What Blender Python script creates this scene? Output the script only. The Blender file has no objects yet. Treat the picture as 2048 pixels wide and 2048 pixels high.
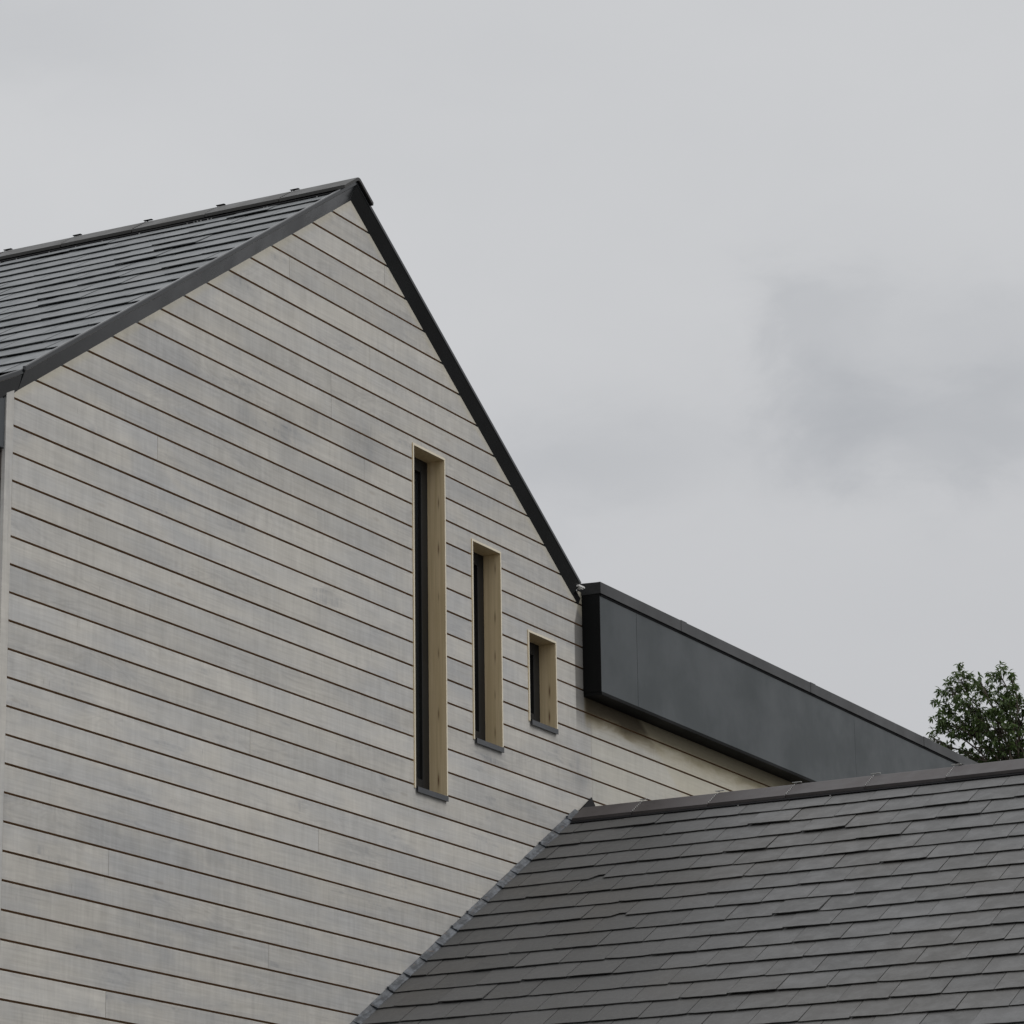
import bpy, math, random
from mathutils import Vector, Matrix
random.seed(7)
sc = bpy.context.scene
COL = sc.collection

# ------------------------------------------------------------------ camera
cam_d = bpy.data.cameras.new('camera')
cam = bpy.data.objects.new('camera', cam_d); COL.objects.link(cam)
cam_d.sensor_width = 36; cam_d.lens = 122.075
cam_d.clip_start = 0.1; cam_d.clip_end = 3000
RT = Vector((0.46845, -0.88339, -0.01351)); UP = Vector((-0.23142, -0.13745, 0.9631)); FW = Vector((0.85264, 0.44804, 0.26882))
cam.matrix_world = Matrix(((RT.x, UP.x, -FW.x, -14.17256), (RT.y, UP.y, -FW.y, -10.38794), (RT.z, UP.z, -FW.z, -5.50842), (0, 0, 0, 1)))
sc.camera = cam
sc.render.resolution_x = sc.render.resolution_y = 1024
sc.view_settings.view_transform = 'Standard'; sc.view_settings.look = 'None'
sc.view_settings.gamma = 1; sc.view_settings.exposure = 0; sc.view_settings.use_curve_mapping = False

# ------------------------------------------------------------------ node helper
class NT:
    def __init__(s, tree):
        s.t = tree; s.n = tree.nodes; s.l = tree.links
    def put(s, sock, v):
        if isinstance(v, bpy.types.NodeSocket): s.l.new(v, sock)
        elif v is not None: sock.default_value = v
    def node(s, typ, ins=None, **props):
        nd = s.n.new(typ)
        for k, v in props.items(): setattr(nd, k, v)
        for k, v in (ins or {}).items(): s.put(nd.inputs[k], v)
        return nd
    def m(s, op, a, b=None, c=None, clamp=False):
        nd = s.n.new('ShaderNodeMath'); nd.operation = op; nd.use_clamp = clamp
        s.put(nd.inputs[0], a); s.put(nd.inputs[1], b); s.put(nd.inputs[2], c)
        return nd.outputs[0]
    def mix(s, f, a, b, mode='MIX'):
        nd = s.n.new('ShaderNodeMix'); nd.data_type = 'RGBA'; nd.blend_type = mode
        s.put(nd.inputs[0], f)
        for i, v in ((6, a), (7, b)):
            if isinstance(v, (tuple, list)): v = (*v[:3], 1)
            s.put(nd.inputs[i], v)
        return nd.outputs[2]
    def ramp(s, v, lo, hi, a=0.0, b=1.0, smooth=True):
        nd = s.n.new('ShaderNodeMapRange'); nd.interpolation_type = 'SMOOTHSTEP' if smooth else 'LINEAR'
        s.put(nd.inputs[0], v); s.put(nd.inputs[1], lo); s.put(nd.inputs[2], hi); s.put(nd.inputs[3], a); s.put(nd.inputs[4], b)
        return nd.outputs[0]
    def vec(s, x, y, z):
        nd = s.n.new('ShaderNodeCombineXYZ'); s.put(nd.inputs[0], x); s.put(nd.inputs[1], y); s.put(nd.inputs[2], z); return nd.outputs[0]
    def vm(s, op, a, b):
        nd = s.n.new('ShaderNodeVectorMath'); nd.operation = op; s.put(nd.inputs[0], a); s.put(nd.inputs[1], b)
        return nd.outputs['Value'] if op in ('DOT_PRODUCT', 'LENGTH', 'DISTANCE') else nd.outputs[0]
    def noise(s, v, scale=1, detail=3, rough=0.55, dist=0.0):
        nd = s.n.new('ShaderNodeTexNoise'); s.put(nd.inputs['Vector'], v)
        s.put(nd.inputs['Scale'], scale); s.put(nd.inputs['Detail'], detail); s.put(nd.inputs['Roughness'], rough); s.put(nd.inputs['Distortion'], dist)
        return nd.outputs[0]
    def sep(s, v):
        nd = s.n.new('ShaderNodeSeparateXYZ'); s.put(nd.inputs[0], v); return nd.outputs

# ------------------------------------------------------------------ world: thin even overcast over a Nishita sky
SUN = Vector((0.10, -0.62, 0.78)).normalized()
w = bpy.data.worlds.new('World'); sc.world = w; w.use_nodes = True
w.node_tree.nodes.clear(); T = NT(w.node_tree)
sky = T.node('ShaderNodeTexSky', sky_type='NISHITA', sun_disc=False)
sky.sun_elevation = math.asin(SUN.z); sky.sun_rotation = math.atan2(SUN.x, SUN.y)
sky.dust_density = 4
dirn = T.node('ShaderNodeTexCoord').outputs['Generated']
x, y, z = T.sep(dirn)
zc = T.m('MAXIMUM', z, 0.0)
grad = T.ramp(zc, 0.42, 1.0, 0.0, 1.0)
warp = T.vm('MULTIPLY', dirn, (1.0, 1.0, 2.6))
n1 = T.noise(warp, 2.6, 4, 0.5, 0.4)
n2 = T.noise(T.vm('ADD', warp, (3.1, 1.7, 0.4)), 7.0, 5, 0.55, 0.6)
# heading, half width, half height, strength, raggedness, edge hardness
n3 = T.noise(T.vm('ADD', T.vm('MULTIPLY', dirn, (1, 1, 1.8)), (7.1, 2.7, 5.4)), 22.0, 7, 0.60, 0.35)
n4 = T.noise(T.vm('ADD', T.vm('MULTIPLY', dirn, (1, 1, 1.8)), (1.3, 9.2, 2.2)), 30.0, 6, 0.58, 0.35)
BANKS = [
    ((0.8834, 0.3623, 0.2973), 0.02, 0.016, 0.46, 0.8, 1.3),
    ((0.897, 0.3377, 0.2851), 0.036, 0.016, 0.44, 0.8, 1.4),
    ((0.9057, 0.3089, 0.2904), 0.028, 0.024, 0.34, 0.8, 1),
    ((0.8721, 0.3706, 0.3196), 0.009, 0.014, 0.26, 0.8, 1),
    ((0.8746, 0.359, 0.3259), 0.012, 0.009, 0.24, 0.8, 1),
    ((0.8843, 0.3499, 0.3091), 0.03, 0.026, 0.28, 0.8, 1),
    ((0.8632, 0.4165, 0.2854), 0.045, 0.016, 0.32, 0.5, 1),
    ((0.8552, 0.4385, 0.2762), 0.03, 0.013, 0.28, 0.6, 1),
    ((0.7413, 0.5412, 0.3968), 0.045, 0.02, 0.28, 0.6, 1),
    ((0.895, 0.3141, 0.3167), 0.022, 0.012, 0.15, 0.8, 1),
]
def blob(c, sx, sz, wob=1.0, power=1.0):
    # a soft cloud bank at a fixed heading and height in the sky, edges broken up by noise
    c = Vector(c).normalized(); hx = Vector((c.y, -c.x, 0)).normalized(); up = hx.cross(c)
    a = T.m('MULTIPLY_ADD', T.m('SUBTRACT', n3, 0.5), 0.075 * wob, T.vm('DOT_PRODUCT', dirn, tuple(hx)))
    b = T.m('MULTIPLY_ADD', T.m('SUBTRACT', n4, 0.5), 0.055 * wob, T.vm('DOT_PRODUCT', T.vm('SUBTRACT', dirn, tuple(c)), tuple(up)))
    a = T.m('DIVIDE', a, sx); b = T.m('DIVIDE', b, sz)
    r2 = T.m('ADD', T.m('MULTIPLY', a, a), T.m('MULTIPLY', b, b))
    g = T.m('EXPONENT', T.m('MULTIPLY', T.m('POWER', r2, power), -1.0))
    return T.m('MULTIPLY', g, T.m('GREATER_THAN', T.vm('DOT_PRODUCT', dirn, tuple(c)), 0.0))
bl = 0.0
for c, sx, sz, amp, wb, pw in BANKS:
    bl = T.m('MULTIPLY_ADD', blob(c, sx, sz, wb, pw), amp, bl)
cl = T.ramp(n1, 0.3, 0.7, 0.0, 1.0)
bl = T.m('ADD', bl, T.m('MULTIPLY', cl, 0.16))
bl = T.m('ADD', bl, T.m('MULTIPLY', T.m('SUBTRACT', n3, 0.5), 0.14), clamp=True)
base = T.mix(T.ramp(zc, 0.20, 0.37), (0.562, 0.568, 0.585), (0.625, 0.632, 0.645))
cloud = T.mix(bl, base, (0.446, 0.460, 0.484))
bright = T.m('MULTIPLY_ADD', grad, 0.95, 1.0)
cloud10 = T.vm('SCALE', cloud, None)
cloud10.node.inputs['Scale'].default_value = 1
T.put(cloud10.node.inputs['Scale'], T.m('MULTIPLY', bright, 10.0))
skc = T.mix(0.97, sky.outputs[0], cloud10)
bg = T.node('ShaderNodeBackground', {'Color': skc, 'Strength': 0.1})
out = T.node('ShaderNodeOutputWorld', {'Surface': bg.outputs[0]})

sun_d = bpy.data.lights.new('sun', 'SUN'); sun_d.energy = 1.0; sun_d.angle = math.radians(40); sun_d.color = (1, .965, .91)
sun = bpy.data.objects.new('sun', sun_d); COL.objects.link(sun)
sun.rotation_euler = (-SUN).to_track_quat('-Z', 'Y').to_euler()

# ------------------------------------------------------------------ materials
def mat(name, col=(.5, .5, .5), rough=.6, spec=.5, metal=0.0):
    m = bpy.data.materials.new(name); m.use_nodes = True
    t = NT(m.node_tree); b = m.node_tree.nodes['Principled BSDF']
    b.inputs['Base Color'].default_value = (*col, 1); b.inputs['Roughness'].default_value = rough
    b.inputs['Specular IOR Level'].default_value = spec; b.inputs['Metallic'].default_value = metal
    return m, t, b
def objco(t): return t.node('ShaderNodeTexCoord').outputs['Object']
def bump(t, b, h, dist, strength=1.0):
    nd = t.node('ShaderNodeBump', {'Height': h, 'Distance': dist, 'Strength': strength}); t.l.new(nd.outputs[0], b.inputs['Normal'])

def timber(name, box_marks=True, grain_axis='x'):
    m, t, b = mat(name, rough=.82, spec=.25)
    co = objco(t); x, y, z = t.sep(co)
    if grain_axis == 'z': x, z = z, x
    at = t.node('ShaderNodeAttribute', attribute_name='tint').outputs['Color']
    r, g, bb = t.sep(at)
    xo = t.m('MULTIPLY_ADD', g, 37.0, x); zo = t.m('MULTIPLY_ADD', bb, 19.0, z)
    patch = t.noise(t.vec(t.m('MULTIPLY', xo, 1.1), 0.0, t.m('MULTIPLY', zo, 3.0)), 1.0, 4, .6, .4)
    drift = t.noise(t.vec(t.m('MULTIPLY', x, .5), 3.0, t.m('MULTIPLY', z, .5)), 1.0, 2, .5)
    grain = t.noise(t.vec(t.m('MULTIPLY', xo, 2.0), 0.0, t.m('MULTIPLY', zo, 95.0)), 1.0, 4, .65)
    grain2 = t.noise(t.vec(t.m('MULTIPLY', xo, 1.3), 0.0, t.m('MULTIPLY', zo, 26.0)), 1.0, 3, .55, 1.4)
    saw = t.noise(t.vec(t.m('MULTIPLY', xo, 42.0), 1.0, t.m('MULTIPLY', zo, 4.0)), 1.0, 3, .6)
    streak = t.noise(t.vec(t.m('MULTIPLY', xo, 13.0), 5.0, t.m('MULTIPLY', zo, 2.0)), 1.0, 3, .6)
    # cathedral figure
    wv = t.noise(t.vec(t.m('MULTIPLY', xo, .9), 9.0, t.m('MULTIPLY', zo, 5.0)), 1.0, 2, .5, .8)
    rings = t.m('SINE', t.m('MULTIPLY', wv, 110.0))
    fig = t.m('MULTIPLY', t.ramp(rings, -.2, 1.0), t.ramp(t.noise(t.vec(t.m('MULTIPLY', xo, .7), 12.0, t.m('MULTIPLY', zo, 3.0)), 1.0, 2), .5, .62))
    c = t.mix(t.ramp(patch, .34, .66), (.436, .438, .438), (.530, .512, .476))
    c = t.mix(t.m('MULTIPLY', t.ramp(drift, .35, .65), .35), c, (.54, .52, .475))
    c = t.mix(t.m('MULTIPLY', fig, .20), c, (.34, .33, .32))
    val = t.m('ADD', 1.0, t.m('MULTIPLY', t.m('SUBTRACT', r, .5), .17))
    val = t.m('ADD', val, t.m('MULTIPLY', t.m('SUBTRACT', grain, .5), .38))
    val = t.m('ADD', val, t.m('MULTIPLY', t.m('SUBTRACT', grain2, .5), .26))
    val = t.m('ADD', val, t.m('MULTIPLY', t.m('SUBTRACT', saw, .5), .24))
    val = t.m('ADD', val, t.m('MULTIPLY', t.m('SUBTRACT', streak, .5), .30))
    mid = t.noise(t.vec(t.m('MULTIPLY', xo, 6.0), 7.0, t.m('MULTIPLY', z, 5.0)), 1.0, 4, .6, .4)
    val = t.m('ADD', val, t.m('MULTIPLY', t.m('SUBTRACT', mid, .5), .26))
    # dark weathered smudges (blue grey) broken up by streaks
    sm = t.noise(t.vec(t.m('MULTIPLY', xo, 1.5), 21.0, t.m('MULTIPLY', zo, 7.0)), 1.0, 4, .65, .5)
    sm = t.m('MULTIPLY', t.ramp(sm, .56, .72), t.ramp(t.m('ADD', t.m('MULTIPLY', saw, .5), t.m('MULTIPLY', streak, .5)), .40, .60))
    if box_marks:
        for (sx, sz, rx, rz, a) in ((2.26, .51, .14, .10, .75), (2.74, .53, .14, .13, .9), (3.08, .70, .12, .1, .7), (3.64, .68, .2, .16, .9),
                                    (1.62, .52, .16, .1, .45), (.65, -1.5, .12, .14, .45), (3.14, .29, .3, .1, .4), (5.65, -1.25, .3, .1, .6), (5.25, -1.02, .16, .06, .8), (4.45, -1.5, .2, .06, .6), (6.52, -.86, .14, .16, 1.0), (6.25, -1.12, .2, .08, .5), (6.2, -.75, .1, .1, .35)):
            dx = t.m('DIVIDE', t.m('SUBTRACT', x, sx), rx); dz = t.m('DIVIDE', t.m('SUBTRACT', z, sz), rz)
            dx = t.m('ADD', dx, t.m('MULTIPLY', t.m('SUBTRACT', patch, .5), 2.0))
            gss = t.m('EXPONENT', t.m('MULTIPLY', t.m('ADD', t.m('MULTIPLY', dx, dx), t.m('MULTIPLY', dz, dz)), -1.0))
            sm = t.m('ADD', sm, t.m('MULTIPLY', t.m('MULTIPLY', gss, a), t.ramp(streak, .30, .60, .25, 1.0)))
    sm = t.m('MULTIPLY', sm, .62, clamp=True)
    c = t.mix(sm, c, (.255, .262, .275))
    # knots and checks
    vor = t.node('ShaderNodeTexVoronoi', {'Vector': t.vec(t.m('MULTIPLY', xo, 1.3), 0.0, t.m('MULTIPLY', zo, 6.0)), 'Scale': 1.0}, feature='F1', voronoi_dimensions='3D')
    kn = t.ramp(vor.outputs['Distance'], .03, .085, 1.0, 0.0)
    c = t.mix(t.m('MULTIPLY', kn, .22), c, (.22, .18, .14))
    chk = t.noise(t.vec(t.m('MULTIPLY', xo, 60.0), 33.0, t.m('MULTIPLY', zo, 7.0)), 1.0, 2, .5)
    c = t.mix(t.m('MULTIPLY', t.ramp(chk, .70, .78), .45), c, (.2, .19, .18))
    fl = t.noise(t.vec(t.m('MULTIPLY', xo, 18.0), 50.0, t.m('MULTIPLY', zo, 90.0)), 1.0, 2, .5)
    c = t.mix(t.m('MULTIPLY', t.ramp(fl, .72, .80), .5), c, (.72, .68, .60))
    c = t.vm('SCALE', c, None); t.put(c.node.inputs['Scale'], val)
    if box_marks:
        # strip beside the parapet box: darker timber with a slanted top edge
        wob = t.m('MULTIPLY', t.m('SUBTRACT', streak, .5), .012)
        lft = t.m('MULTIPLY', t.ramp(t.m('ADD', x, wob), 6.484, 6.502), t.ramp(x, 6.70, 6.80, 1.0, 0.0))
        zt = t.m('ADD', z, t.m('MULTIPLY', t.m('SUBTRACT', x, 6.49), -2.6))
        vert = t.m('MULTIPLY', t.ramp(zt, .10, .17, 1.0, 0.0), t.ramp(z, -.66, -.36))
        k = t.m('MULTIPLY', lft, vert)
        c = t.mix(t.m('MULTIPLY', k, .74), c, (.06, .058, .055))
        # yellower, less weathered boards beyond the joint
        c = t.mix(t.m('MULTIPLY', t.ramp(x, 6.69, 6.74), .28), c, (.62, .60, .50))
        # band sheltered by the box: unbleached ochre with a ragged, darker part next to the box
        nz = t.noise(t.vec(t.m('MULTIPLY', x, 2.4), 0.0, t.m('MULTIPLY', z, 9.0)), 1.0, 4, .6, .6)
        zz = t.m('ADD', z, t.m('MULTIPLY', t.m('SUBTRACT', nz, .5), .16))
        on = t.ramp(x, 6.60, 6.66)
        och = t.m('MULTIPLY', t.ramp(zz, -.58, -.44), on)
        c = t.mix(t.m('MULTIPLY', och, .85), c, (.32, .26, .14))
        dark_band = t.m('MULTIPLY', t.ramp(zz, -.535, -.41), on)
        c = t.mix(t.m('MULTIPLY', dark_band, .85), c, (.055, .043, .028))
        # thin sheltered line right under the raking trim
        rk = t.m('SUBTRACT', t.m('SUBTRACT', 2.24, t.m('MULTIPLY', t.m('ABSOLUTE', t.m('SUBTRACT', x, 3.478)), .636)), z)
        c = t.mix(t.m('MULTIPLY', t.ramp(rk, .005, .07, 1.0, 0.0), .35), c, (.55, .50, .36))
    t.l.new(c, b.inputs['Base Color'])
    bump(t, b, t.m('ADD', t.m('MULTIPLY', grain, .6), t.m('MULTIPLY', saw, .4)), .0012, .5)
    return m

M = {}
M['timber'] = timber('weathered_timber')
M['timber_v'] = timber('weathered_timber_upright', False, 'z')
m, t, b = mat('groove_timber', rough=.9, spec=.1); co = objco(t)
t.l.new(t.mix(t.noise(co, 9, 3), (.30, .21, .135), (.46, .34, .23)), b.inputs['Base Color']); M['groove'] = m
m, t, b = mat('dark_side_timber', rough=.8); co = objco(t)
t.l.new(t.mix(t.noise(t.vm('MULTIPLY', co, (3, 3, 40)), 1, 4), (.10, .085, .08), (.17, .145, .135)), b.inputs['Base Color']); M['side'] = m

def metal(name, c1, c2, rough=.42, spec=.5, sc_=2.0, streaks=True):
    m, t, b = mat(name, rough=rough, spec=spec); co = objco(t); x, y, z = t.sep(co)
    n = t.noise(co, sc_, 4, .6)
    s = t.noise(t.vec(t.m('MULTIPLY', x, 4.0), t.m('MULTIPLY', y, 4.0), t.m('MULTIPLY', z, .5)), 1, 4, .6)
    f = t.m('MULTIPLY_ADD', s, .6, t.m('MULTIPLY', n, .4)) if streaks else n
    c = t.mix(t.ramp(f, .35, .65), c1, c2)
    fl = t.noise(co, 90, 2, .5); c = t.mix(t.m('MULTIPLY', t.ramp(fl, .72, .8), .25), c, tuple(min(1, v * 3) for v in c2))
    t.l.new(c, b.inputs['Base Color'])
    t.l.new(t.ramp(n, .3, .7, rough - .06, rough + .1), b.inputs['Roughness'])
    bump(t, b, t.noise(co, 1.6, 2), .010, .25)
    return m
M['metal'] = metal('dark_grey_metal', (.030, .036, .042), (.040, .047, .053), .38, .6)
M['verge'] = metal('verge_metal', (.0045, .0058, .0070), (.0075, .009, .0105), .22, .68)
M['panel'] = metal('box_panel', (.015, .023, .026), (.025, .034, .037), .38, .60)
M['panel_end'] = M['panel']
M['coping'] = metal('coping_metal', (.015, .0155, .016), (.023, .0235, .024), .42, .6)
M['sill'] = metal('sill_metal', (.036, .040, .046), (.046, .050, .057), .4, .6)
M['cheek'] = metal('shaded_box_metal', (.004, .0045, .0045), (.006, .0065, .0065), .6, .12)  # box metal with the shade of the end face put into the colour
M['frame'] = metal('window_frame_paint', (.0085, .009, .0095), (.012, .0125, .013), .5, .4)
M['clip'] = metal('galvanised_clip', (.42, .42, .41), (.55, .55, .54), .45, .5, 20)
M['white'] = metal('white_plastic', (.72, .72, .70), (.80, .80, .79), .5, .4, 20)
M['deck'] = metal('flat_roof_felt', (.06, .06, .062), (.09, .09, .09), .8, .3)

m, t, b = mat('window_glass', (.012, .014, .016), .04, .6); co = objco(t)
t.l.new(t.mix(t.noise(co, 3, 2), (.010, .012, .014), (.020, .022, .024)), b.inputs['Base Color']); M['glass'] = m

# raw softwood lining with knots
KNOTS = [(4.65, .563, .038, .6), (4.65, .257, .041, .8), (4.65, -.06, .043, .2), (4.65, -.43, .047, .5), (4.65, -.823, .05, .7), (4.65, -1.25, .054, 1.0),
         (5.40, .296, .033, .6), (5.40, -.036, .038, .6), (5.40, -.30, .041, .6), (5.40, -.557, .045, .3), (5.40, -.807, .048, .5), (6.19, -.383, .045, .95), (6.19, -.559, .049, 1.0)]
m, t, b = mat('softwood', rough=.6, spec=.3); co = objco(t); x, y, z = t.sep(co)
gr = t.noise(t.vec(t.m('MULTIPLY', x, 60.0), t.m('MULTIPLY', y, 60.0), t.m('MULTIPLY', z, 1.6)), 1, 4, .6, .3)
c = t.mix(t.ramp(gr, .3, .7), (.60, .48, .285), (.74, .605, .395))
tone = t.noise(t.vec(0.0, 0.0, t.m('MULTIPLY', z, 2.0)), 1, 2)
c = t.mix(t.m('MULTIPLY', t.ramp(tone, .4, .7), .3), c, (.54, .425, .245))
for xs_, zs, yy_, st in KNOTS:
    dz = t.m('DIVIDE', t.m('SUBTRACT', z, zs), .022 + .02 * st); dy = t.m('DIVIDE', t.m('SUBTRACT', y, yy_), .0035 + .0025 * st)
    g_ = t.m('EXPONENT', t.m('MULTIPLY', t.m('ADD', t.m('MULTIPLY', dz, dz), t.m('MULTIPLY', dy, dy)), -1.0))
    g_ = t.m('MULTIPLY', g_, t.m('LESS_THAN', t.m('ABSOLUTE', t.m('SUBTRACT', x, xs_)), .2))
    c = t.mix(t.m('MULTIPLY', g_, .35 + .6 * st), c, (.13, .055, .028))
t.l.new(c, b.inputs['Base Color']); M['softwood'] = m
m, t, b = mat('pale_sawn_edge', rough=.7, spec=.2); co = objco(t)
t.l.new(t.mix(t.noise(t.vm('MULTIPLY', co, (30, 30, 4)), 1, 3), (.66, .60, .47), (.80, .74, .62)), b.inputs['Base Color']); M['edge'] = m

def slate(name, c1, c2, rough=.45, spec=.5, warm=(.074, .068, .060)):
    m, t, b = mat(name, rough=rough, spec=spec); co = objco(t)
    at = t.node('ShaderNodeAttribute', attribute_name='tint').outputs['Color']; r, g, bb = t.sep(at)
    sh = t.vm('ADD', co, t.vec(t.m('MULTIPLY', g, 20.0), t.m('MULTIPLY', bb, 13.0), 0.0))
    n = t.noise(sh, 7, 5, .65, .3); n2 = t.noise(sh, 60, 4, .6)
    big = t.noise(co, .9, 3, .5)
    f = t.m('ADD', t.m('MULTIPLY', r, .45), t.m('MULTIPLY', n, .45))
    c = t.mix(t.ramp(f, .15, .85), c1, c2)
    c = t.mix(t.m('MULTIPLY', t.ramp(n2, .5, .75), .22), c, tuple(v * 1.7 for v in c2))
    c = t.mix(t.m('MULTIPLY', t.ramp(t.m('ADD', big, t.m('MULTIPLY', g, .06)), .50, .68), .40), c, warm)
    sp = t.noise(sh, 120, 1, .5); c = t.mix(t.m('MULTIPLY', t.ramp(sp, .78, .84), .5), c, (.35, .35, .33))
    sc_ = t.noise(t.vm('ADD', co, (5.0, 3.0, 1.0)), 5.0, 4, .7, .5)
    c = t.mix(t.m('MULTIPLY', t.ramp(sc_, .70, .78), .35), c, (.22, .22, .21))
    t.l.new(c, b.inputs['Base Color'])
    t.l.new(t.ramp(n, .3, .7, rough - .08, rough + .14), b.inputs['Roughness'])
    bump(t, b, t.m('ADD', n, t.m('MULTIPLY', n2, .4)), .004, .5)
    return m
M['slate'] = slate('roof_slate', (.067, .067, .066), (.092, .092, .092), .50, .45)
M['slate_up'] = slate('upper_roof_slate', (.088, .096, .100), (.120, .130, .135), .42, .5)
M['ridge'] = metal('ridge_tile_fired_clay', (.046, .040, .040), (.060, .052, .052), .55, .4, 6, False)
M['ridge_up'] = metal('grey_ridge_tile_clay', (.036, .035, .033), (.052, .050, .047), .5, .4, 6, False)
m, t, b = mat('lead', rough=.55, spec=.5); co = objco(t)
c = t.mix(t.ramp(t.noise(co, 14, 5, .7, .6), .38, .66), (.030, .034, .040), (.115, .127, .145))
c = t.mix(t.m('MULTIPLY', t.ramp(t.noise(co, 24, 3, .6), .62, .72), .6), c, (.12, .075, .05))
t.l.new(c, b.inputs['Base Color']); bump(t, b, t.noise(co, 20, 3), .006, .7); M['lead'] = m
m, t, b = mat('black_lead', (.018, .018, .02), .7, .12); co = objco(t)
t.l.new(t.mix(t.noise(co, 12, 3), (.006, .006, .007), (.014, .014, .015)), b.inputs['Base Color']); M['black'] = m
m, t, b = mat('render_wall', rough=.9, spec=.2); co = objco(t)
t.l.new(t.mix(t.noise(co, 2, 5), (.52, .50, .46), (.62, .60, .56)), b.inputs['Base Color']); bump(t, b, t.noise(co, 90, 3), .003, .5); M['render'] = m
m, t, b = mat('gravel', rough=.95, spec=.1); co = objco(t)
c = t.mix(t.ramp(t.noise(co, .12, 5), .35, .65), (.085, .083, .078), (.12, .118, .112))
c = t.mix(t.ramp(t.noise(co, 6, 4), .4, .7), c, (.14, .137, .13)); t.l.new(c, b.inputs['Base Color']); M['ground'] = m
m, t, b = mat('bark', rough=.9, spec=.2); co = objco(t)
t.l.new(t.mix(t.noise(t.vm('MULTIPLY', co, (12, 12, 3)), 1, 4), (.06, .05, .04), (.15, .125, .10)), b.inputs['Base Color']); M['bark'] = m
m, t, b = mat('leaf', rough=.42, spec=.45)
at = t.node('ShaderNodeAttribute', attribute_name='tint').outputs['Color']; r, g, bb = t.sep(at)
c = t.mix(r, (.050, .088, .028), (.135, .198, .070)); c = t.mix(t.m('MULTIPLY', g, .35), c, (.085, .10, .035))
t.l.new(c, b.inputs['Base Color'])
b.inputs['Transmission Weight'].default_value = 0
tr = t.node('ShaderNodeBsdfTranslucent', {'Color': t.mix(.5, c, (.10, .17, .03))})
ms = t.node('ShaderNodeMixShader', {0: .34}); t.l.new(b.outputs[0], ms.inputs[1]); t.l.new(tr.outputs[0], ms.inputs[2])
outn = [n_ for n_ in m.node_tree.nodes if n_.type == 'OUTPUT_MATERIAL'][0]; t.l.new(ms.outputs[0], outn.inputs['Surface']); M['leaf'] = m

# ------------------------------------------------------------------ mesh builder
class MB:
    def __init__(s, *mats): s.v = []; s.f = []; s.mi = []; s.tint = []; s.cur = (.5, .5, .5); s.mats = mats or ('metal',); s.smooth = []
    def quad(s, pts, mi=0, smooth=False):
        i = len(s.v); s.v += [tuple(p) for p in pts]; s.f.append(tuple(range(i, i + len(pts)))); s.mi.append(mi); s.tint.append(s.cur); s.smooth.append(smooth)
    def box(s, a, b, mi=0):
        (x0, y0, z0), (x1, y1, z1) = a, b
        P = [(x0, y0, z0), (x1, y0, z0), (x1, y1, z0), (x0, y1, z0), (x0, y0, z1), (x1, y0, z1), (x1, y1, z1), (x0, y1, z1)]
        s.hexa(P, mi)
    def hexa(s, P, mi=0):
        i = len(s.v); s.v += [tuple(p) for p in P]
        for q in ((0, 3, 2, 1), (4, 5, 6, 7), (0, 1, 5, 4), (1, 2, 6, 5), (2, 3, 7, 6), (3, 0, 4, 7)):
            s.f.append(tuple(i + k for k in q)); s.mi.append(mi); s.tint.append(s.cur); s.smooth.append(False)
    def sweep(s, prof, path, mi=0, smooth=False, closed=True, caps=True):
        """prof: callable(path index) -> list of 3D points; joined in order"""
        rings = [prof(k) for k in range(path)]; n = len(rings[0]); i = len(s.v)
        for r in rings: s.v += [tuple(p) for p in r]
        for a in range(path - 1):
            for k in range(n if closed else n - 1):
                k2 = (k + 1) % n
                s.f.append((i + a * n + k, i + a * n + k2, i + (a + 1) * n + k2, i + (a + 1) * n + k)); s.mi.append(mi); s.tint.append(s.cur); s.smooth.append(smooth)
        if caps and closed:
            for a, rev in ((0, True), (path - 1, False)):
                q = [i + a * n + k for k in range(n)]
                s.f.append(tuple(reversed(q)) if rev else tuple(q)); s.mi.append(mi); s.tint.append(s.cur); s.smooth.append(False)
    def build(s, name, parent=None, bevel=0, fixn=True):
        me = bpy.data.meshes.new(name); me.from_pydata(s.v, [], s.f)
        for k in s.mats: me.materials.append(M[k])
        me.polygons.foreach_set('material_index', s.mi); me.polygons.foreach_set('use_smooth', s.smooth)
        ca = me.color_attributes.new('tint', 'FLOAT_COLOR', 'CORNER'); buf = []
        for poly, tt in zip(me.polygons, s.tint): buf += [tt[0], tt[1], tt[2], 1.0] * poly.loop_total
        ca.data.foreach_set('color', buf)
        me.update()
        if fixn:
            import bmesh
            bm = bmesh.new(); bm.from_mesh(me); bmesh.ops.recalc_face_normals(bm, faces=bm.faces); bm.to_mesh(me); bm.free()
        o = bpy.data.objects.new(name, me); COL.objects.link(o)
        if parent: o.parent = parent; o.matrix_parent_inverse = parent.matrix_world.inverted()
        if bevel:
            md = o.modifiers.new('bevel', 'BEVEL'); md.width = bevel; md.segments = 2; md.limit_method = 'ANGLE'; md.angle_limit = math.radians(35)
        return o
def tag(o, label=None, cat=None, kind=None, group=None):
    if label: o['label'] = label
    if cat: o['category'] = cat
    if kind: o['kind'] = kind
    if group: o['group'] = group
def empty(name, loc, label, cat):
    o = bpy.data.objects.new(name, None); COL.objects.link(o); o.location = loc; o.matrix_world = Matrix.Translation(loc); tag(o, label, cat); return o
R3 = lambda: (random.random(), random.random(), random.random())

GZ = -7.5      # ground level
# ------------------------------------------------------------------ ground
g = MB('ground'); N = 24; S = 1500
g.quad([(-S, -S, GZ), (S, -S, GZ), (S, S, GZ), (-S, S, GZ)])
tag(g.build('ground'), kind='structure')

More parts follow.
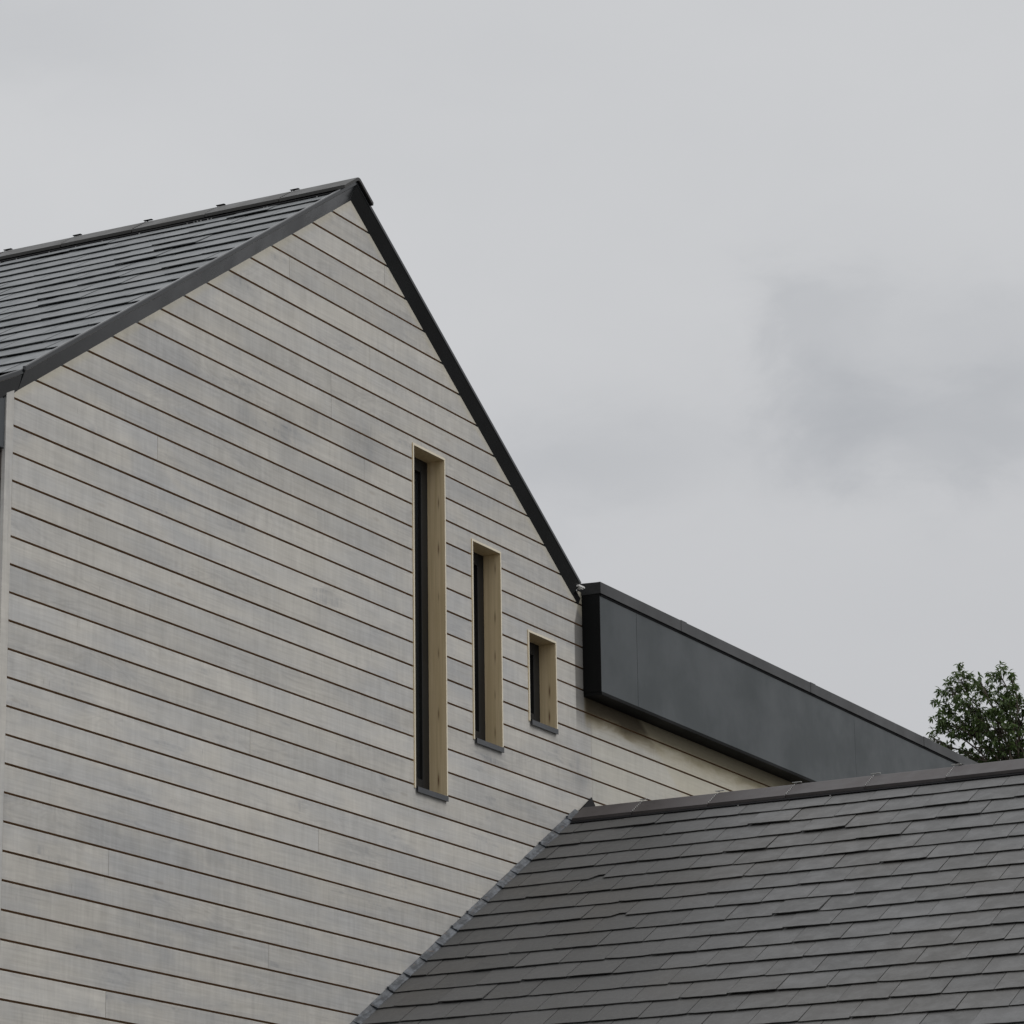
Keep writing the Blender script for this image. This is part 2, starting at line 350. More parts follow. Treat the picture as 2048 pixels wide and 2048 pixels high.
# ================================================================== TIMBER HOUSE
house = empty('timber_house', (3.5, 0, GZ), 'large house clad in silvery grey horizontal boards with steep slate gable and three slit windows', 'house')
AX, AZ, SL = 3.478, 2.24, .636        # visible inner triangle of the gable
BW = .15; GR = .0135                  # board pitch and groove
DEPTH = 9.5; XE = 15.5
def edge_l(z): return 0.0 if z <= AZ - SL * AX else AX - (AZ - z) / SL
def edge_r(z): return XE if z <= .36 else AX + (AZ - z) / SL
def lim(z, o=.03):    # extents, wall runs slightly behind the trims
    zz = z - o
    return edge_l(zz), edge_r(zz)
WIN = [(4.243, 4.667, -1.370, .857), (5.018, 5.421, -.925, .406), (5.792, 6.203, -.662, -.043)]
joints = {5: [3.245], 8: [3.715], 3: [3.64], 6: [3.24], -10: [2.34], -16: [.944], -21: [.940],
          -4: [6.717], -5: [6.717], -6: [6.717], -7: [6.717], -3: [9.1], 12: [3.9], -13: [3.1], -18: [2.55], 0: [1.35], -24: [2.2], 10: [2.75]}
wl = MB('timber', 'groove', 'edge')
rowtint = {}
for k in range(-50, 16):
    z0 = k * BW + GR / 2; z1 = (k + 1) * BW - GR / 2
    cuts = sorted({z0, z1} | {v for W_ in WIN for v in (W_[2], W_[3]) if z0 + .001 < v < z1 - .001})
    for v in (AZ - SL * AX, .36 + .03):
        if z0 + .002 < v < z1 - .002 and all(abs(v - c) > .002 for c in cuts): cuts.append(v)
    cuts.sort()
    js = joints.get(k, [])
    tints = [R3() for _ in range(len(js) + 1)]
    def segs(za, zb):
        """x intervals (left, right at za ; left, right at zb) of solid board between za and zb"""
        la, ra = lim(za + .0005); lb, rb = lim(zb - .0005)
        if ra - la < .01 and rb - lb < .01: return []
        if ra < la: la = ra = (la + ra) / 2
        if rb < lb: lb = rb = (lb + rb) / 2
        out = [(la, ra, lb, rb)]
        zm = (za + zb) / 2
        for (x0, x1, w0, w1) in WIN:
            if w0 < zm < w1:
                n_ = []
                for (a, b_, c_, d) in out:
                    if a < x0 < b_: n_ += [(a, x0 + .004, c_, x0 + .004), (x1 - .004, b_, x1 - .004, d)]
                    else: n_.append((a, b_, c_, d))
                out = n_
        for j in js:
            n_ = []
            for (a, b_, c_, d) in out:
                if a < j < b_: n_ += [(a, j - .0011, c_, j - .0011), (j + .0011, b_, j + .0011, d)]
                else: n_.append((a, b_, c_, d))
            out = n_
        return out
    yj = random.uniform(-.0008, .0008)
    for a, bz in zip(cuts, cuts[1:]):
        for (xa, xb, xc, xd) in segs(a, bz):
            xm = (xa + xb) / 2; wl.cur = tints[sum(1 for j in js if j < xm)]
            wl.quad([(xa, yj, a), (xb, yj, a), (xd, yj, bz), (xc, yj, bz)])
            ch = .0025
            if a == z0:      # underside of the board: raw timber in the groove
                wl.quad([(xa, yj, a), (xb, yj, a), (xb, .021, a - .001), (xa, .021, a - .001)], 1)
            if bz == z1:     # rounded top arris catching light, then groove floor
                wl.quad([(xc, yj, bz), (xd, yj, bz), (xd, yj + ch, bz + ch * .7), (xc, yj + ch, bz + ch * .7)], 0)
                wl.quad([(xc, yj + ch, bz + ch * .7), (xd, yj + ch, bz + ch * .7), (xd, .021, bz + ch * .7), (xc, .021, bz + ch * .7)], 1)
# structural backing behind the boards with window holes cut as slabs
zs = sorted({GZ, .36, 2.22} | {v for W_ in WIN for v in (W_[2], W_[3])})
wl.cur = (.5, .5, .5)
for a, bz in zip(zs, zs[1:]):
    zm = (a + bz) / 2
    if a >= .36: xs = [(edge_l(a), edge_r(a + .02), AX, AX)] if False else None
    if a < .36 - 1e-6:
        iv = [(0.0, XE)]
        for (x0, x1, w0, w1) in WIN:
            if w0 < zm < w1:
                iv = [q for (p0, p1) in iv for q in (([(p0, x0), (x1, p1)]) if p0 < x0 < p1 else [(p0, p1)])]
        if zm > .03:  # sloping left edge handled by many thin strips
            pass
        for (p0, p1) in iv:
            pl = p0
            if p0 == 0.0 and bz > AZ - SL * AX:
                zl = max(a, AZ - SL * AX + .0)
                if a < zl: wl.quad([(0, .022, a), (p1, .022, a), (p1, .022, zl), (0, .022, zl)], 1)
                wl.quad([(edge_l(zl), .022, zl), (p1, .022, zl), (p1, .022, bz), (edge_l(bz), .022, bz)], 1)
            else:
                wl.quad([(p0, .022, a), (p1, .022, a), (p1, .022, bz), (p0, .022, bz)], 1)
# gable above z .36, split around window heads
zz = sorted({.36, .406, .857, 2.24})
for a, bz in zip(zz, zz[1:]):
    iv = [(0, 1)]
    x0s = [W_ for W_ in WIN if W_[2] < (a + bz) / 2 < W_[3]]
    la, ra, lb, rb = edge_l(a), AX + (AZ - a) / SL, edge_l(bz), AX + (AZ - bz) / SL
    P = [(la, lb)]
    for W_ in sorted(x0s): P += [(W_[0], W_[0]), (W_[1], W_[1])]
    P.append((ra, rb))
    for i in range(0, len(P), 2):
        (pa, pb), (qa, qb) = P[i], P[i + 1]
        wl.quad([(pa, .022, a), (qa, .022, a), (qb, .022, bz), (pb, .022, bz)], 1)
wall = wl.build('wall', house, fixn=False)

# corner board
cb = MB('timber_v'); cb.cur = R3()
cb.hexa([(-.071, -.004, GZ), (-.0045, -.004, GZ), (-.0045, .02, GZ), (-.071, .02, GZ), (-.071, -.004, .035), (-.0045, -.004, .075), (-.0045, .02, .075), (-.071, .02, .035)])
cb.build('corner_board', house, bevel=.002)
# left flank, rear and far walls
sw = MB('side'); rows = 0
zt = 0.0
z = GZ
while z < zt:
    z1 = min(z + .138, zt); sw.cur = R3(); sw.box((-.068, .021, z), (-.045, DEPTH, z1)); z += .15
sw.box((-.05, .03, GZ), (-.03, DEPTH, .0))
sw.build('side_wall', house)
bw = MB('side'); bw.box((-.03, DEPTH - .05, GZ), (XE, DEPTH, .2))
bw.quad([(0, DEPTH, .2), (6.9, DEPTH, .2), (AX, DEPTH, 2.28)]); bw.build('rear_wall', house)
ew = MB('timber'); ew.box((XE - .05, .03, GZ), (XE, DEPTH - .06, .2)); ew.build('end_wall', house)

# ---- windows
for i, (x0, x1, w0, w1) in enumerate(WIN):
    wn = bpy.data.objects.new('window', None); COL.objects.link(wn); wn.parent = house; wn.matrix_parent_inverse = house.matrix_world.inverted()
    wn.location = ((x0 + x1) / 2, 0, w0)
    wn['label'] = ('tallest slit window, nearest the house corner', 'middle slit window of medium height', 'smallest squat window beside the dark parapet box')[i]
    bpy.context.view_layer.update()
    TH = .0135; yf = -.007; yb = .137
    li = MB('softwood', 'edge')
    def board(xa, xb, za, zb):
        # box whose front face is pale end timber
        li.quad([(xa, yf, za), (xb, yf, za), (xb, yf, zb), (xa, yf, zb)], 1)
        li.quad([(xa, yb, za), (xb, yb, za), (xb, yb, zb), (xa, yb, zb)], 0)
        for q in ([(xa, yf, za), (xa, yb, za), (xa, yb, zb), (xa, yf, zb)], [(xb, yf, za), (xb, yb, za), (xb, yb, zb), (xb, yf, zb)],
                  [(xa, yf, za), (xb, yf, za), (xb, yb, za), (xa, yb, za)], [(xa, yf, zb), (xb, yf, zb), (xb, yb, zb), (xa, yb, zb)]): li.quad(q, 0)
    board(x0, x0 + TH, w0, w1 - TH - .0005); board(x1 - TH, x1, w0 + .0, w1 - TH - .0005); board(x0, x1, w1 - TH, w1)
    li.build('lining', wn, fixn=True)
    fr = MB('frame'); yi = .118; F = .085; a, b_ = x0 + TH + .001, x1 - TH - .001; c_, d = w0 + .030, w1 - TH - .001
    fr.box((a, yi, c_), (a + F, yi + .06, d)); fr.box((b_ - F, yi, c_), (b_, yi + .06, d))
    fr.box((a + F, yi + .001, d - F), (b_ - F, yi + .059, d)); fr.box((a + F, yi + .001, c_), (b_ - F, yi + .059, c_ + F))
    fr.build('frame', wn, bevel=.003)
    gl = MB('glass'); gl.box((a + F - .004, yi + .022, c_ + F - .004), (b_ - F + .004, yi + .046, d - F + .004)); gl.build('pane', wn)
    si = MB('sill')
    # pressed metal sill: sloped top, down-turned nose
    y_f = -.018; zn = w0 + .009
    prof = [(y_f, zn - .033), (y_f, zn), (yi, zn + .022), (yi, zn + .014), (y_f + .006, zn - .006), (y_f + .006, zn - .033)]
    xs = (x0 + .020, x1 - .014)
    si.sweep(lambda k: [(xs[k], py, pz) for py, pz in prof], 2)
    for xx in (xs[0], xs[1] - .003):   # end caps
        si.box((xx, y_f + .001, zn - .031), (xx + .003, .0, zn + .004))
    si.build('sill', wn)

# ---- main roof
RT_X, RT_Z = 3.478, 2.342        # virtual apex of the slate plane
def slate_field(mb, apex, sl, sgn, y0, y1, u0, du, nrow, gw, phase, chips=(), umax=99, step=.15, rough=1.0):
    th = math.atan(sl); dn = Vector((-sgn * math.cos(th), 0, -math.sin(th))); nr = Vector((-sgn * math.sin(th), 0, math.cos(th)))
    ap = Vector((apex[0], 0, apex[1]))
    for r in range(-1, nrow):
        ub = u0 + du * r; roff = phase + (step if r % 2 else 0) + random.uniform(-.008, .008)
        if ub > umax: ub = umax
        n0 = int(math.floor((y0 - roff) / gw)) - 1
        yy = roff + n0 * gw
        while yy < y1:
            a, b_ = max(yy, y0), min(yy + gw, y1)
            if b_ - a > .02:
                gap = random.uniform(.0015, .0035)
                a2, b2 = a + (gap if a > y0 + .001 else 0), b_ - (gap if b_ < y1 - .001 else 0)
                lift = random.choice((.0085, .009, .0092, .0095, .0098, .010, .0105, .011, .0115) * 2 + (.0125, .0135, .0155)) * rough; thick = random.uniform(.0045, .007)
                j = random.uniform(-.003, .003); tilt = random.uniform(-.0035, .0035); lt = random.uniform(-.0025, .0025)
                ut = max(ub - .32, .03); TH0 = -.0045
                mb.cur = R3(); ns = 6; bot = []
                chip = [c for c in chips if abs(ub - c[1]) < du * .5 and a <= c[0] < b_]
                for q in range(ns + 1):
                    s_ = q / ns; yq = a2 + (b2 - a2) * s_; e = random.uniform(-.0028, .0022) if rough > .5 else 0
                    if q in (0, ns) and random.random() < .25: e -= random.uniform(.003, .008)
                    if chip:
                        if s_ < .55 - .3 * (chip[0][2] > 0): e -= .055 * chip[0][3]
                    bot.append((yq, ub + j + tilt * (s_ - .5) * 2 + e, lift + lt * (s_ - .5)))
                top = None
                P = lambda yv, u, h: ap + dn * u + nr * h + Vector((0, yv, 0))
                ok = ub - u0 < 90
                # upper face, lower edge, underside, flanks
                mb.quad([P(yv, u, h + thick) for yv, u, h in bot] + [P(b2, ut, TH0 + thick), P(a2, ut, TH0 + thick)])
                for q in range(ns):
                    A, B = bot[q], bot[q + 1]
                    mb.quad([P(A[0], A[1], A[2] + thick), P(B[0], B[1], B[2] + thick), P(B[0], B[1] - .002, B[2]), P(A[0], A[1] - .002, A[2])])
                mb.quad([P(yv, u - .002, h) for yv, u, h in bot] + [P(b2, ut, TH0), P(a2, ut, TH0)])
                for s_, Q, yv in ((0, bot[0], a2), (1, bot[-1], b2)):
                    mb.quad([P(yv, Q[1], Q[2] + thick), P(yv, Q[1] - .002, Q[2]), P(yv, ut, TH0), P(yv, ut, TH0 + thick)])
            yy += gw
rf = MB('slate_up', 'black')
slate_field(rf, (RT_X, RT_Z), SL, 1, -.028, DEPTH + .1, .385, .2315, 17, .30, .11)
slate_field(rf, (RT_X, RT_Z), SL, -1, -.028, DEPTH + .1, .385, .2315, 15, .30, .02)
def under(mb, apex, sl, sgn, y0, y1, um, th_=.08, mi=1):
    th = math.atan(sl); dn = Vector((-sgn * math.cos(th), 0, -math.sin(th))); nr = Vector((-sgn * math.sin(th), 0, math.cos(th))); ap = Vector((apex[0], 0, apex[1]))
    P = lambda yv, u, h: ap + dn * u + nr * h + Vector((0, yv, 0))
    mb.hexa([P(y0, 0.0, -th_), P(y0, um, -th_), P(y1, um, -th_), P(y1, 0.0, -th_), P(y0, 0, -.014), P(y0, um, -.014), P(y1, um, -.014), P(y1, 0, -.014)], mi)
under(rf, (RT_X, RT_Z), SL, 1, -.0, DEPTH + .08, 4.28); under(rf, (RT_X, RT_Z), SL, -1, -.0, DEPTH + .08, 3.7)
rf.build('roof', house, fixn=True)

# ---- verge trims: splayed pressed metal along each rake
th = math.atan(SL)
vprof = [(.004, -.004), (-.042, .084), (-.048, .088), (-.048, .108), (-.043, .113), (-.027, .113), (-.027, .086), (-.02, .078), (.004, .05)]
def verge(x_from, x_to, zf, slope_sign, sl, name='verge_trim', splay=1.0, cut=0.0, parent=house):
    t_ = math.atan(sl); n = Vector((-slope_sign * math.sin(t_), 0, math.cos(t_)))
    mb = MB('verge')
    xs = (x_from, x_to)
    def ring(k):
        out = []
        for (py, pp) in vprof:
            if py < -.022: py = py * splay
            vz = pp / math.cos(t_)        # vertical offset, so that both rakes mitre on a plumb line
            xx = xs[k] + (cut * pp if k == 1 else 0)
            out.append(Vector((xx, py, zf(xx) + vz)))
        return out
    mb.sweep(ring, 2)
    return mb.build(name, parent, bevel=.0015)
zin = lambda xx: AZ - SL * abs(xx - AX)
verge(AX - .0006, .030, zin, 1, SL)
verge(AX + .0006, 6.468, lambda xx: AZ - SL * (xx - AX), -1, SL, cut=.45)
z_e = zin(.028)
verge(.028, -.34, lambda xx: z_e - .005 - .49 * (.028 - xx), 1, .49, splay=.75)
vb = MB('white'); vb.box((6.475, -.052, .401), (6.560, -.010, .413)); vb.box((6.50, -.045, .392), (6.545, -.015, .401)); vb.build('verge_end_bracket', house)

# eaves box at the left flank
eb = MB('metal'); eb.hexa([(-.34, .003, -.293), (-.0725, .003, -.293), (-.0725, DEPTH, -.293), (-.34, DEPTH, -.293), (-.34, .003, -.055), (-.0725, .003, .03), (-.0725, DEPTH, .03), (-.34, DEPTH, -.055)])
eb.build('eaves_box', house, bevel=.003)

# ---- ridge tiles
def ridge_profile(th, leg, tk=.017, rad=.035):
    pts = []
    def side(off, sgn, flip):
        out = []
        L = leg
        # straight leg then rounded crown
        for (u) in (L, rad):
            out.append((sgn * (u * math.cos(th)), -u * math.sin(th) + off / math.cos(th)))
        return out
    outer = []
    lo = side(tk, -1, 0); ro = side(tk, 1, 0)
    A = lo[1]; B = ro[1]; cz = tk / math.cos(th) 
    crown = []
    for k in range(1, 6):
        s_ = k / 6; q = (1 - s_) ** 2; r_ = 2 * s_ * (1 - s_); e = s_ ** 2
        crown.append((q * A[0] + e * B[0], q * A[1] + r_ * (cz + .004) + e * B[1]))
    outer = [lo[0], A] + crown + [B, ro[0]]
    inner = [(px * .985, pz - tk / math.cos(th)) for px, pz in outer]
    return outer + inner[::-1]
def ridge_run(apx, apz, th, y_start, pitch, n, sgn_y, matn, lift, leg, clipmat, firstlen=None, clips=True, skipclip=()):
    prof = ridge_profile(th, leg)
    yj = y_start
    for i in range(n):
        Lq = firstlen if (i == 0 and firstlen) else pitch
        a, b_ = yj, yj + sgn_y * (Lq - .006)
        mb = MB(matn); dz = random.uniform(-.002, .002); dx = random.uniform(-.002, .002); tl = random.uniform(-.002, .002)
        ys = (a, a + sgn_y * .004, b_ - sgn_y * .004, b_)
        def ring(k):
            f = 1.0 if k in (1, 2) else .985
            return [Vector((apx + dx + px * f, ys[k], apz + lift + dz + tl * (k > 1) + pz * (1 if k in (1, 2) else 1) - (0 if k in (1, 2) else .0015))) for px, pz in prof]
        mb.sweep(ring, 4)
        o = mb.build('ridge_tile', house if matn == 'ridge_up' else annex)
        for p_ in o.data.polygons: p_.use_smooth = True
        try: o.data.set_sharp_from_angle(angle=math.radians(40))
        except Exception: pass
        yj += sgn_y * Lq
        if clips and i not in skipclip and i < n - 1:
            c = MB(clipmat); yc = yj - sgn_y * .003; top = apz + lift + .019 / math.cos(th)
            c.box((apx - .010, yc - .040, top + .0002), (apx + .010, yc + .022, top + .0036))
            c.box((apx - .006, yc - .006, top - .004), (apx + .006, yc + .006, top + .0036))
            nb = 7
            for q in range(nb):   # ladder strap showing in the joint
                u = .03 + (leg - .03) * q / nb
                px, pz = -u * math.cos(th), -u * math.sin(th) + .0185 / math.cos(th)
                c.hexa([(apx + px + sx * .0022 * math.cos(th), yc + sy * .0022, apz + lift + pz + sx * .0022 * math.sin(th) + sz) for sz in (-.006, .0015) for sx, sy in ((-1, -1), (1, -1), (1, 1), (-1, 1))])
            c.build('ridge_clip', o)
th_u = math.atan(SL)
bpy.context.view_layer.update()
annex = None
ridge_run(RT_X, RT_Z, th_u, -.064, .5555, 17, 1, 'ridge_up', .030, .215, 'black', firstlen=.485)
# perforated vent strip under the ridge tiles
def vent(apx, apz, th, y0, y1, u, parent, pale=.18):
    v = MB('black', 'clip'); n = int((y1 - y0) / .026)
    for s in (-1, 1):
        P = lambda uu, h, yy: (apx + s * (-uu * math.cos(th)) * -1 * -1 if False else apx - s * uu * math.cos(th) - s * h * math.sin(th), yy, apz - uu * math.sin(th) + h * math.cos(th))
        v.hexa([P(uu, h, yy) for h in (.006, .017) for uu, yy in ((u - .06, y0), (u, y0), (u, y1), (u - .06, y1))])
        if s == 1:
            for i in range(n):
                if random.random() < .12: continue
                yy = y0 + (i + .5) * .026; q = random.uniform(-.002, .002)
                v.hexa([P(uu + q, h, ya) for h in (.010, .015) for uu, ya in ((u + .0005, yy - .004), (u + .004, yy - .004), (u + .004, yy + .004), (u + .0005, yy + .004))], 1 if random.random() < pale else 0)
    return v.build('ridge_vent', parent)
vent(RT_X, RT_Z, th_u, -.02, DEPTH, .232, house)

# ---- parapet box and flat roof
bpy.context.view_layer.update()
pbx = bpy.data.objects.new('parapet', None); COL.objects.link(pbx); pbx.parent = house; pbx.matrix_parent_inverse = house.matrix_world.inverted(); pbx.location = (10, -.1, -.34)
bpy.context.view_layer.update()
XB = 6.612
xp = [XB, 7.193, 11.17, 15.15, XE + .13]
for i, (a, b_) in enumerate(zip(xp, xp[1:])):
    pm = MB('panel'); z0 = -.322; z1 = .372
    dy = random.uniform(-.0008, .0008)
    pm.box((a + (.0012 if i else 0), -.1345 + dy, z0), (b_ - .0012, -.118, z1)); pm.build('panel', pbx, bevel=.0012)
core = MB('panel_end'); core.box((XB + .004, -.1165, -.318), (XE + .12, -.004, .37)); core.build('box_core', pbx)
tr = MB('cheek')   # dark drip trim under the panels and soffit
tr.sweep(lambda k: [((XB - .001, XE + .13)[k], py, pz) for py, pz in [(-.140, -.345), (-.140, -.322), (-.136, -.3215), (-.0015, -.3215), (-.0015, -.345)]], 2)
tr.build('drip_trim', pbx, bevel=.001)
ec = MB('cheek'); ec.box((XB - .003, -.1375, -.3205), (XB + .0035, -.0015, .3695)); ec.build('end_cheek', pbx)  # end face in the darkened metal, its shade is in the colour
sh = MB('black'); sh.box((XB + .01, -.1405, .353), (XE + .12, -.1352, .3655)); sh.build('shade_strip', pbx)  # black strip standing in for the shade under the coping lip
cx = [XB - .006, 7.915, 10.275, 12.675, 15.0, XE + .15]
for i, (a, b_) in enumerate(zip(cx, cx[1:])):
    c = MB('coping', 'frame'); ys0, ys1 = -.150, .035
    prof = [(ys0, .366), (ys0, .4475), (ys1, .455), (ys1, .40), (ys1 - .004, .40), (ys1 - .004, .449), (ys0 + .004, .4435), (ys0 + .004, .366)]
    c.sweep(lambda k: [((a, b_ - .0015)[k], py, pz) for py, pz in prof], 2)
    if i == 0: c.box((a - .001, ys0 + .0005, .3665), (a + .003, ys1 - .0005, .4485), 1)  # end plate darker than the coping, its shade put into the colour
    if i > 0:  # joint cover strap
        c.sweep(lambda k: [((a - .012, a + .085)[k], py + (-.0025 if py < 0 else .0025), pz + (.003 if pz > .42 else 0)) for py, pz in prof], 2)
    c.build('coping', pbx, bevel=.002)
dk = MB('deck'); dk.box((XB - .3, .04, .30), (XE, DEPTH, .40)); dk.build('flat_roof', house)

# ================================================================== SLATE ROOFED ANNEX
annex = empty('slate_roofed_annex', (6.5, -4.5, GZ), 'lower building with brownish grey slate roof butting against the timber gable, bottom right', 'building')
bpy.context.view_layer.update()
ASL = .589; ath = math.atan(ASL)
AAX = 6.480; AAZ = ASL * AAX - 4.992      # ridge line of the slate plane
uo = (6.70 - AAX) / math.cos(ath)         # the survey's down-slope distances start at x = 6.70
Y1 = -.018; Y0 = -9.4
ar = MB('slate', 'black')
chips = [(-.486, 1.60 - uo, 1, 1.0), (-.91, 2.30 - uo, 1, .7)]
slate_field(ar, (AAX, AAZ), ASL, 1, Y0, Y1, .668 - uo, .2333, 22, .30, -1.956, chips=chips)
slate_field(ar, (AAX, AAZ), ASL, -1, Y0, Y1, .668 - uo, .2333, 22, .30, -1.8)
under(ar, (AAX, AAZ), ASL, 1, Y0 + .02, Y1 + .015, 5.45); under(ar, (AAX, AAZ), ASL, -1, Y0 + .02, Y1 + .015, 5.45)
ar.build('roof', annex)
ridge_run(AAX, AAZ, ath, -.05, .5545, 18, -1, 'ridge', .022, .215, 'clip', firstlen=.449)
vent(AAX, AAZ, ath, Y0 + .02, -.05, .232, annex, .03)
aw = MB('render'); ze = AAZ - 5.3 * math.sin(ath) - .10; xl = AAX - 5.2 * math.cos(ath); xr = AAX + 5.2 * math.cos(ath)
aw.box((xl, Y0 + .3, GZ), (xl + .25, -.01, ze + .05)); aw.box((xr - .25, Y0 + .3, GZ), (xr, -.01, ze + .05)); 
aw.hexa([(xl + .251, Y0 + .3, GZ), (xr - .251, Y0 + .3, GZ), (xr - .251, Y0 + .5, GZ), (xl + .251, Y0 + .5, GZ), (xl + .251, Y0 + .3, ze), (xr - .251, Y0 + .3, ze), (xr - .251, Y0 + .5, ze), (xl + .251, Y0 + .5, ze)])
aw.hexa([(xl + .251, Y0 + .3, ze), (xr - .251, Y0 + .3, ze), (xr - .251, Y0 + .5, ze), (xl + .251, Y0 + .5, ze), (AAX - .1, Y0 + .3, AAZ - .15), (AAX + .1, Y0 + .3, AAZ - .15), (AAX + .1, Y0 + .5, AAZ - .15), (AAX - .1, Y0 + .5, AAZ - .15)])
aw.build('wall', annex)

# stepped lead flashing, one soaker per course
fl = MB('lead')
dn = Vector((-math.cos(ath), 0, -math.sin(ath))); nr = Vector((-math.sin(ath), 0, math.cos(ath))); ap = Vector((AAX, 0, AAZ))
FP = lambda u, h, yv: ap + dn * u + nr * h + Vector((0, yv, 0))
for r in range(-1, 21):
    ub = .668 - uo + .2333 * r; ut = max(ub - .245, .02)
    if ub < .3: ut = .02
    if ub < .1: continue
    fl.cur = R3(); w_ = -.045 + random.uniform(-.004, .004); w2 = w_ + random.uniform(0, .010); k = random.uniform(0, .002)
    A = [FP(ub + .006, .044 + k, -.003), FP(ub + .006, .022 + k, w_), FP(ub + .006, .013 + k, w_ - .004), FP(ub + .006, .010, -.003)]
    B = [FP(ut, .042, -.003), FP(ut, .016, w2 + .008), FP(ut, .006, w2 - .002), FP(ut, .002, -.003)]
    fl.sweep(lambda q: (A, B)[q], 2)
    if random.random() < .2:   # dressed-down welt between pieces
        fl.hexa([FP(ub + .006 - dd, h, yy) for h, in ((.040,), (.0535,)) for dd, yy in ((0, -.006), (.007, -.006), (.006, w_ * .5), (0, w_ * .5))])
fl.build('flashing', annex, bevel=.0015)
sd = MB('black')   # saddle piece behind the end of the ridge
pk = Vector((6.695, -.004, -1.028))
b0 = [Vector((6.42, -.004, -1.20)), Vector((6.46, -.05, -1.16)), Vector((6.66, -.05, -1.10)), Vector((6.77, -.004, -1.12))]
sd.quad([pk, b0[0], b0[1]]); sd.quad([pk, b0[1], b0[2]]); sd.quad([pk, b0[2], b0[3]]); sd.quad([pk, b0[3], b0[0]]); sd.quad(b0)
sd.build('saddle_flashing', annex)

# ================================================================== TREE
tree = empty('broadleaf_tree', (31.0, 4.4, GZ), 'dark green broadleaf tree with loose leafy crown showing above the lower ridge, far right', 'tree')
bpy.context.view_layer.update()
rnd = random.Random(11)
hr = Vector((RT.x, RT.y, 0)).normalized(); hf = Vector((-hr.y, hr.x, 0))
C0 = Vector((30.10, 5.395, 4.22)); PX = 1 / 144.7
def tp(px, py, d=0): return C0 + hr * ((px - 2005) * PX) + Vector((0, 0, 1)) * ((1479 - py) * PX) + hf * d
lobes = [(1935, 1362, 30, 34, .1), (1968, 1378, 22, 20, -.2), (2008, 1350, 22, 22, 0), (2034, 1362, 18, 20, .1), (2022, 1385, 22, 22, -.1), (1985, 1372, 24, 22, .3), (1915, 1392, 30, 26, 0), (1900, 1412, 26, 22, .2),
         (1945, 1420, 46, 34, 0), (2000, 1418, 40, 34, -.1), (2042, 1398, 22, 18, .2), (1878, 1448, 26, 26, 0), (1868, 1476, 15, 22, .1),
         (1912, 1462, 34, 26, -.1), (1950, 1470, 42, 40, .2), (1998, 1468, 50, 46, -.2), (1898, 1500, 22, 26, .1), (1920, 1522, 24, 22, 0), (1962, 1515, 36, 34, .2),
         (2012, 1522, 46, 40, 0), (2050, 1450, 46, 44, .1), (2055, 1510, 46, 44, .3), (2048, 1420, 26, 24, .1), (1975, 1440, 40, 30, .4), (1985, 1562, 46, 34, 0), (2035, 1570, 50, 36, -.2), (1945, 1556, 26, 22, -.1),
         (2100, 1420, 44, 50, 0), (2110, 1490, 60, 60, .2), (2165, 1450, 50, 60, -.1), (2150, 1540, 60, 60, 0), (2000, 1640, 110, 70, 0), (2110, 1640, 110, 70, .2), (2210, 1560, 60, 80, 0), (2040, 1520, 60, 50, .7)]
tk = MB('bark')
def limb(path, r0, r1, n=6, mb=tk):
    m_ = len(path)
    def ring(k):
        P = path[k]; d = (path[min(k + 1, m_ - 1)] - path[max(k - 1, 0)]).normalized()
        a = d.orthogonal().normalized(); b_ = d.cross(a); r = r0 + (r1 - r0) * k / (m_ - 1)
        return [P + (a * math.cos(2 * math.pi * q / n) + b_ * math.sin(2 * math.pi * q / n)) * r for q in range(n)]
    mb.sweep(ring, m_, smooth=True)
def curve(A, B, n=6, wob=.1, sag=0):
    L = (B - A).length
    return [A.lerp(B, k / n) + (Vector((rnd.uniform(-1, 1), rnd.uniform(-1, 1), rnd.uniform(-1, 1))) * wob * L * (0 < k < n)) * .5 + Vector((0, 0, sag * L * math.sin(math.pi * k / n))) for k in range(n + 1)]
base = Vector((31.0, 4.4, GZ)); fork = tp(2065, 1790)
main = curve(base, fork, 8, .03); tk.cur = R3(); limb(main, .20, .11, 10)
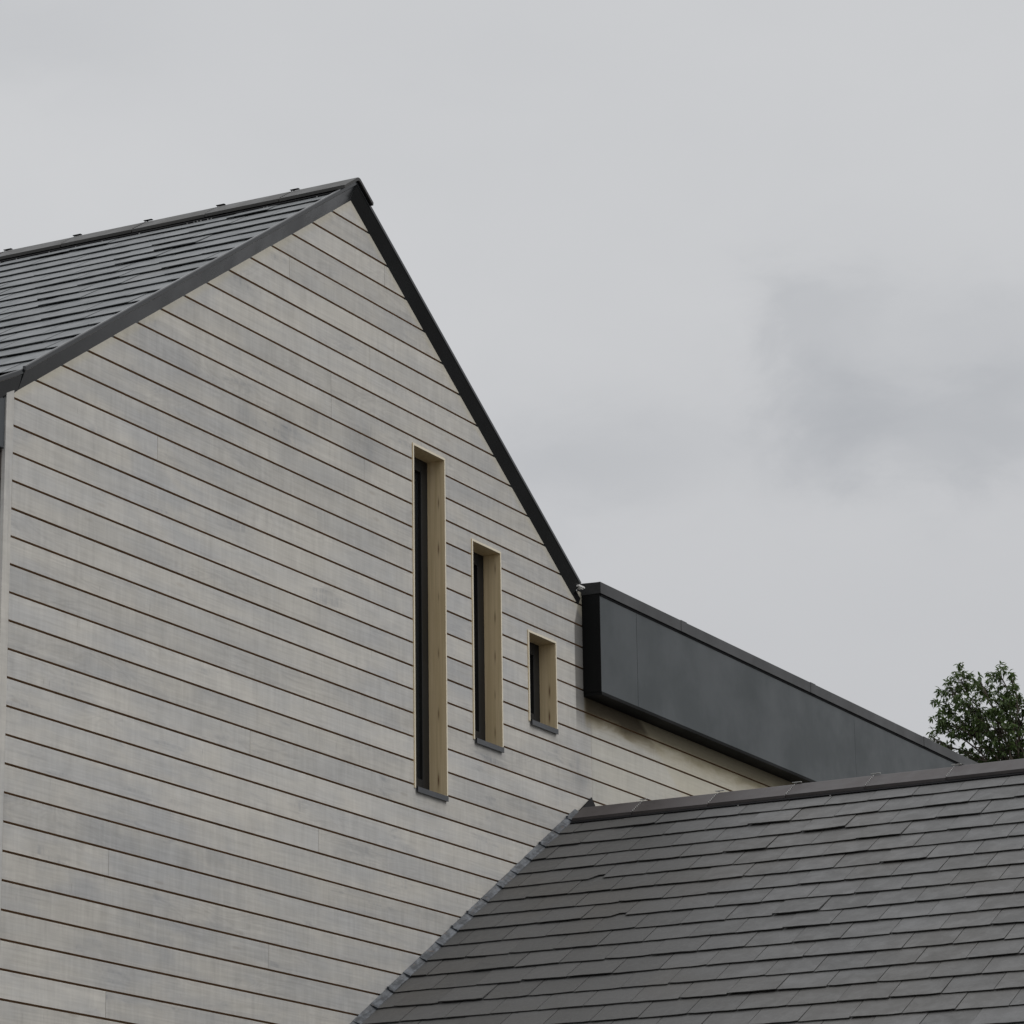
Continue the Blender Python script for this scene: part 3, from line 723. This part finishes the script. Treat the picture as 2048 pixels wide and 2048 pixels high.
top = tp(2050, 1560); limb(curve(fork, top, 5, .05), .11, .06, 8)
cr = MB('leaf')
def leaf(P, d, L, W):
    """pointed, slightly folded blade hanging along d"""
    d = d.normalized(); s = d.cross(Vector((rnd.uniform(-.4, .4), rnd.uniform(-.4, .4), 1))).normalized(); u = s.cross(d).normalized()
    cr.cur = (min(1, max(0, rnd.gauss(.45, .25))), rnd.random(), 0)
    a = P; m1 = P + d * L * .35; m2 = P + d * L * .72 - u * L * .06; e = P + d * L - u * L * .16; f = u * W * .28
    cr.quad([a, m1 + s * W * .5 + f, m2 + s * W * .34 + f * .6, e, m2, m1]); cr.quad([a, m1, m2, e, m2 - s * W * .34 + f * .6, m1 - s * W * .5 + f])
for (px, py, rx, ry, dd) in lobes:
    c = tp(px, py, dd); rx *= PX; ry *= PX
    start = fork if py > 1580 else top.lerp(c, .15) + Vector((0, 0, -.15))
    path = curve(start, c, 5, .10, .05); limb(path, .018, .006, 5)
    area = rx * ry * 144.7 ** 2
    ntw = max(5, int(area / 46)) if py < 1600 else int(area / 110)
    for i in range(ntw):
        while True:
            v = Vector((rnd.uniform(-1, 1), rnd.uniform(-1, 1), rnd.uniform(-1, 1)))
            if .15 < v.length < 1: break
        v = v * (v.length ** -.35)
        if v.length > 1.08: v.normalize()
        tip = c + hr * v.x * rx + hf * v.y * max(rx, .2) * 1.1 + Vector((0, 0, 1)) * v.z * ry
        s0 = path[-1].lerp(path[-2], rnd.random())
        tw = curve(s0, tip, 3, .12, .06); limb(tw, .0055, .0018, 3)
        od = (tip - s0).normalized()
        for q in range(rnd.randint(9, 14)):
            f = 1 - rnd.random() ** 1.6 * .6
            k = min(2, int(f * 3)); P = tw[k].lerp(tw[k + 1], f * 3 - k)
            d = od * rnd.uniform(.1, .7) + Vector((rnd.gauss(0, .6), rnd.gauss(0, .6), rnd.gauss(-.55, .45)))
            leaf(P, d, rnd.uniform(.052, .098), rnd.uniform(.024, .038))
tk.build('trunk', tree, fixn=False); cr.build('crown', tree, fixn=False)
